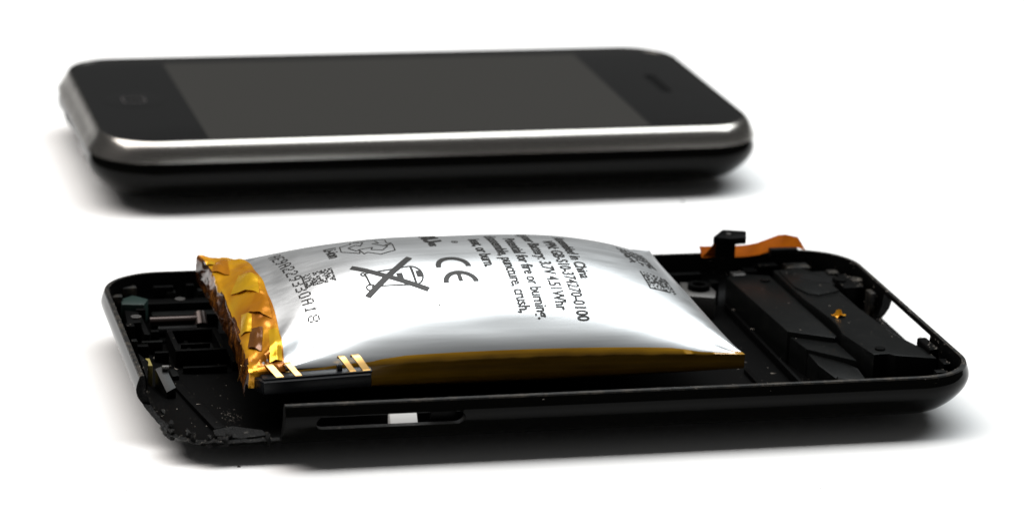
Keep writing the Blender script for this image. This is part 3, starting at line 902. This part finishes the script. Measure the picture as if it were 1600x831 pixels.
# ------------------------------------------------------------------ orange flex cable on the far rim
flex = empty('flex_cable', (SH_LOC[0], SH_LOC[1], 8.8), SH_RZ, 'short orange flex cable with black connector curling over the far rim of the shell', 'cable')
fo = 8.8
cl = [(33.9, 28.2, 9.0), (34.6, 27.8, 9.05), (36.5, 27.6, 9.1), (39.0, 27.7, 9.0), (41.0, 28.0, 8.95), (43.0, 28.2, 9.1), (44.8, 28.3, 9.6), (46.4, 28.2, 10.15), (48.0, 28.0, 10.2), (49.8, 27.6, 9.8)]
fv, ff = [], []
for i, (x, y, z) in enumerate(cl):
    wdt = 2.6 if i < 6 else 2.6 + 0.25 * (i - 5)
    lean = 1.3 if i < 5 else 1.3 + 0.06 * (i - 4)
    for (oy, oz) in ((-0.8, 0.0), (0.8, lean), (0.92, lean), (-0.68, 0.0)):
        fv.append((x - 0.5 * oy * (i > 7), y + oy, z + oz - fo))
for i in range(len(cl) - 1):
    for k in range(4):
        ff.append((i * 4 + k, i * 4 + (k + 1) % 4, i * 4 + 4 + (k + 1) % 4, i * 4 + 4 + k))
ff += [(3, 2, 1, 0), tuple(len(cl) * 4 - 4 + k for k in range(4))]
rib = wrap('ribbon', bev_mesh(fv, ff, 0), FLEX, flex, True, angle=40)
# upright tail carrying the connector
tv, tf = [], []
for i, (x, y, z) in enumerate([(34.4, 27.6, 9.15), (34.9, 27.2, 9.8), (35.5, 26.8, 10.8), (36.0, 26.5, 11.9), (36.4, 26.3, 12.6)]):
    for (ox, oy) in ((0, -0.1), (3.4, -0.5), (3.4, -0.36), (0, 0.04)):
        tv.append((x + ox - 0.4, y + oy, z - fo))
tf = []
for i in range(4):
    for k in range(4):
        tf.append((i * 4 + k, i * 4 + (k + 1) % 4, i * 4 + 4 + (k + 1) % 4, i * 4 + 4 + k))
tf += [(3, 2, 1, 0), (16, 17, 18, 19)]
wrap('upright_tail', bev_mesh(tv, tf, 0), FLEX, flex, True, angle=40)
prism('tail_stiffener', [(35.6, 26.2), (38.6, 25.7), (38.7, 26.1), (35.7, 26.6)], 9.3 - fo, 12.2 - fo, DARK, flex, 0.05, 1)
con = prism('connector_block', [(34.8, 25.2, 12.9 - fo), (37.0, 27.6, 13.3 - fo), (40.4, 26.4, 13.3 - fo), (39.8, 24.3, 12.9 - fo), (37.0, 24.0, 12.9 - fo)], 11.8 - fo, 13.0 - fo, INNER, flex, 0.18)
cv, cf = cyl_geo((37.3, 25.4, 12.95 - fo), (37.3, 25.4, 13.25 - fo), 0.35, 14)
obj('connector_pin', cv, cf, STEEL, con)
slab('pad', 44.4, 48.8, 26.2, 27.4, 8.9 - fo, 10.2 - fo, DARK, flex, 0.12)
flex.location.z = 8.8 * MM

# ------------------------------------------------------------------ small loose bits
frag = empty('tape_fragment', (SH_LOC[0] + 46.9, SH_LOC[1] + 1.0 - 0.5, 7.6), 0.3, 'tiny crumpled orange scrap on the charcoal speaker module', 'scrap')
fv = []
rnd = random.Random(4)
for i in range(5):
    for j in range(5):
        fv.append(((i - 2) * 0.42 + rnd.uniform(-.1, .1), (j - 2) * 0.42 + rnd.uniform(-.1, .1), 0.05 + abs(rnd.gauss(0.35, 0.35)) * (0.4 if (i in (0, 4) or j in (0, 4)) else 1.2)))
ffc = [(j * 5 + i, j * 5 + i + 1, j * 5 + i + 6, j * 5 + i + 5) for i in range(4) for j in range(4)]
o = obj('scrap_film', fv, ffc, KAPTON, frag, False)
zmin = min(p[2] for p in fv)
for q in o.data.vertices: q.co.z -= zmin * MM

bpy.context.view_layer.update()
dg = bpy.context.evaluated_depsgraph_get()
M_sh = shell_t.matrix_world
def specks(name, spots, material, label):
    vv, ff = [], []
    for (x, y, size) in spots:
        o_ = M_sh @ Vector((x * MM, y * MM, 0.05))
        hit, loc, nrm, idx, ob, _ = scene.ray_cast(dg, o_, Vector((0, 0, -1)))
        if not hit or ob.parent == bat or ob.parent == flex or loc.z < 1.6 * MM: continue
        b0 = len(vv)
        a0 = random.uniform(0, 6.28); st = random.choice([1, 1, 1.6, 3.2])
        for k in range(3):
            a = a0 + k * 2.1
            dx, dy = math.cos(a) * size * st, math.sin(a) * size
            vv.append((loc.x / MM + math.cos(a0) * dx - math.sin(a0) * dy, loc.y / MM + math.sin(a0) * dx + math.cos(a0) * dy, loc.z / MM + 0.01 + 0.25 * size))
        vv.append((loc.x / MM, loc.y / MM, loc.z / MM + size * random.uniform(0.5, 1.1)))
        ff += [(b0, b0 + 1, b0 + 3), (b0 + 1, b0 + 2, b0 + 3), (b0 + 2, b0, b0 + 3), (b0, b0 + 2, b0 + 1)]
    return tag(obj(name, vv, ff, material, None, False), label, 'dust', kind='stuff')
sp = []
R = random.Random(11)
for _ in range(260):   # rim
    lp = rrect(SA - R.uniform(0.2, 1.4), SB - R.uniform(0.2, 1.4), SR)
    p = R.choice(lp); sp.append((p[0] + R.uniform(-.4, .4), p[1] + R.uniform(-.3, .3), R.uniform(0.03, 0.09)))
for _ in range(80):   # floor, left
    sp.append((R.uniform(-56, -41), R.uniform(-28, 12), abs(R.gauss(0, 0.06)) + 0.025))
for _ in range(110):   # right module
    sp.append((R.uniform(29, 56), R.uniform(-27, 27), abs(R.gauss(0, 0.05)) + 0.025))
for _ in range(70):
    sp.append((R.gauss(-44.8, 0.9), R.gauss(-15.0, 1.3), R.uniform(0.03, 0.08)))
for _ in range(300):   # right end wall dirt
    sp.append((R.uniform(54.2, 57.2), R.uniform(-26, 24), R.uniform(0.04, 0.15)))
for _ in range(160):   # far rim and left end
    sp.append((R.uniform(36, 56), R.uniform(26.5, 30.6), R.uniform(0.04, 0.11)))
    sp.append((R.uniform(-57.2, -55), R.uniform(-16, 28), R.uniform(0.03, 0.09)))
for _ in range(60):   # along the break
    p = R.choice(edge_pts); sp.append((p[0] + R.gauss(0.3, 0.7), p[1] + R.gauss(0.3, 0.7), R.uniform(0.03, 0.09)))
specks('dust_specks', sp, DUST, 'pale dust specks strewn over the shell rim and floor')
vv, ff = [], []
for (x, y, r) in ((-54.3, -148.6, 0.28), (42.0, -32.5, 0.35), (65.0, -140, 0.12), (-70.0, -155, 0.1), (20, -168, 0.1)):
    b0 = len(vv)
    for k in range(6):
        a = k * math.pi / 3 + x
        vv.append((x + r * (1 + 0.3 * math.sin(k * 5)) * math.cos(a), y + r * math.sin(a), 0.01))
    vv.append((x, y, r * 0.8 + 0.01))
    ff += [(b0 + k, b0 + (k + 1) % 6, b0 + 6) for k in range(6)]
tag(obj('table_crumbs', vv, ff, SPECK, None, False), 'tiny dark crumbs on the white paper', 'crumbs', kind='stuff')
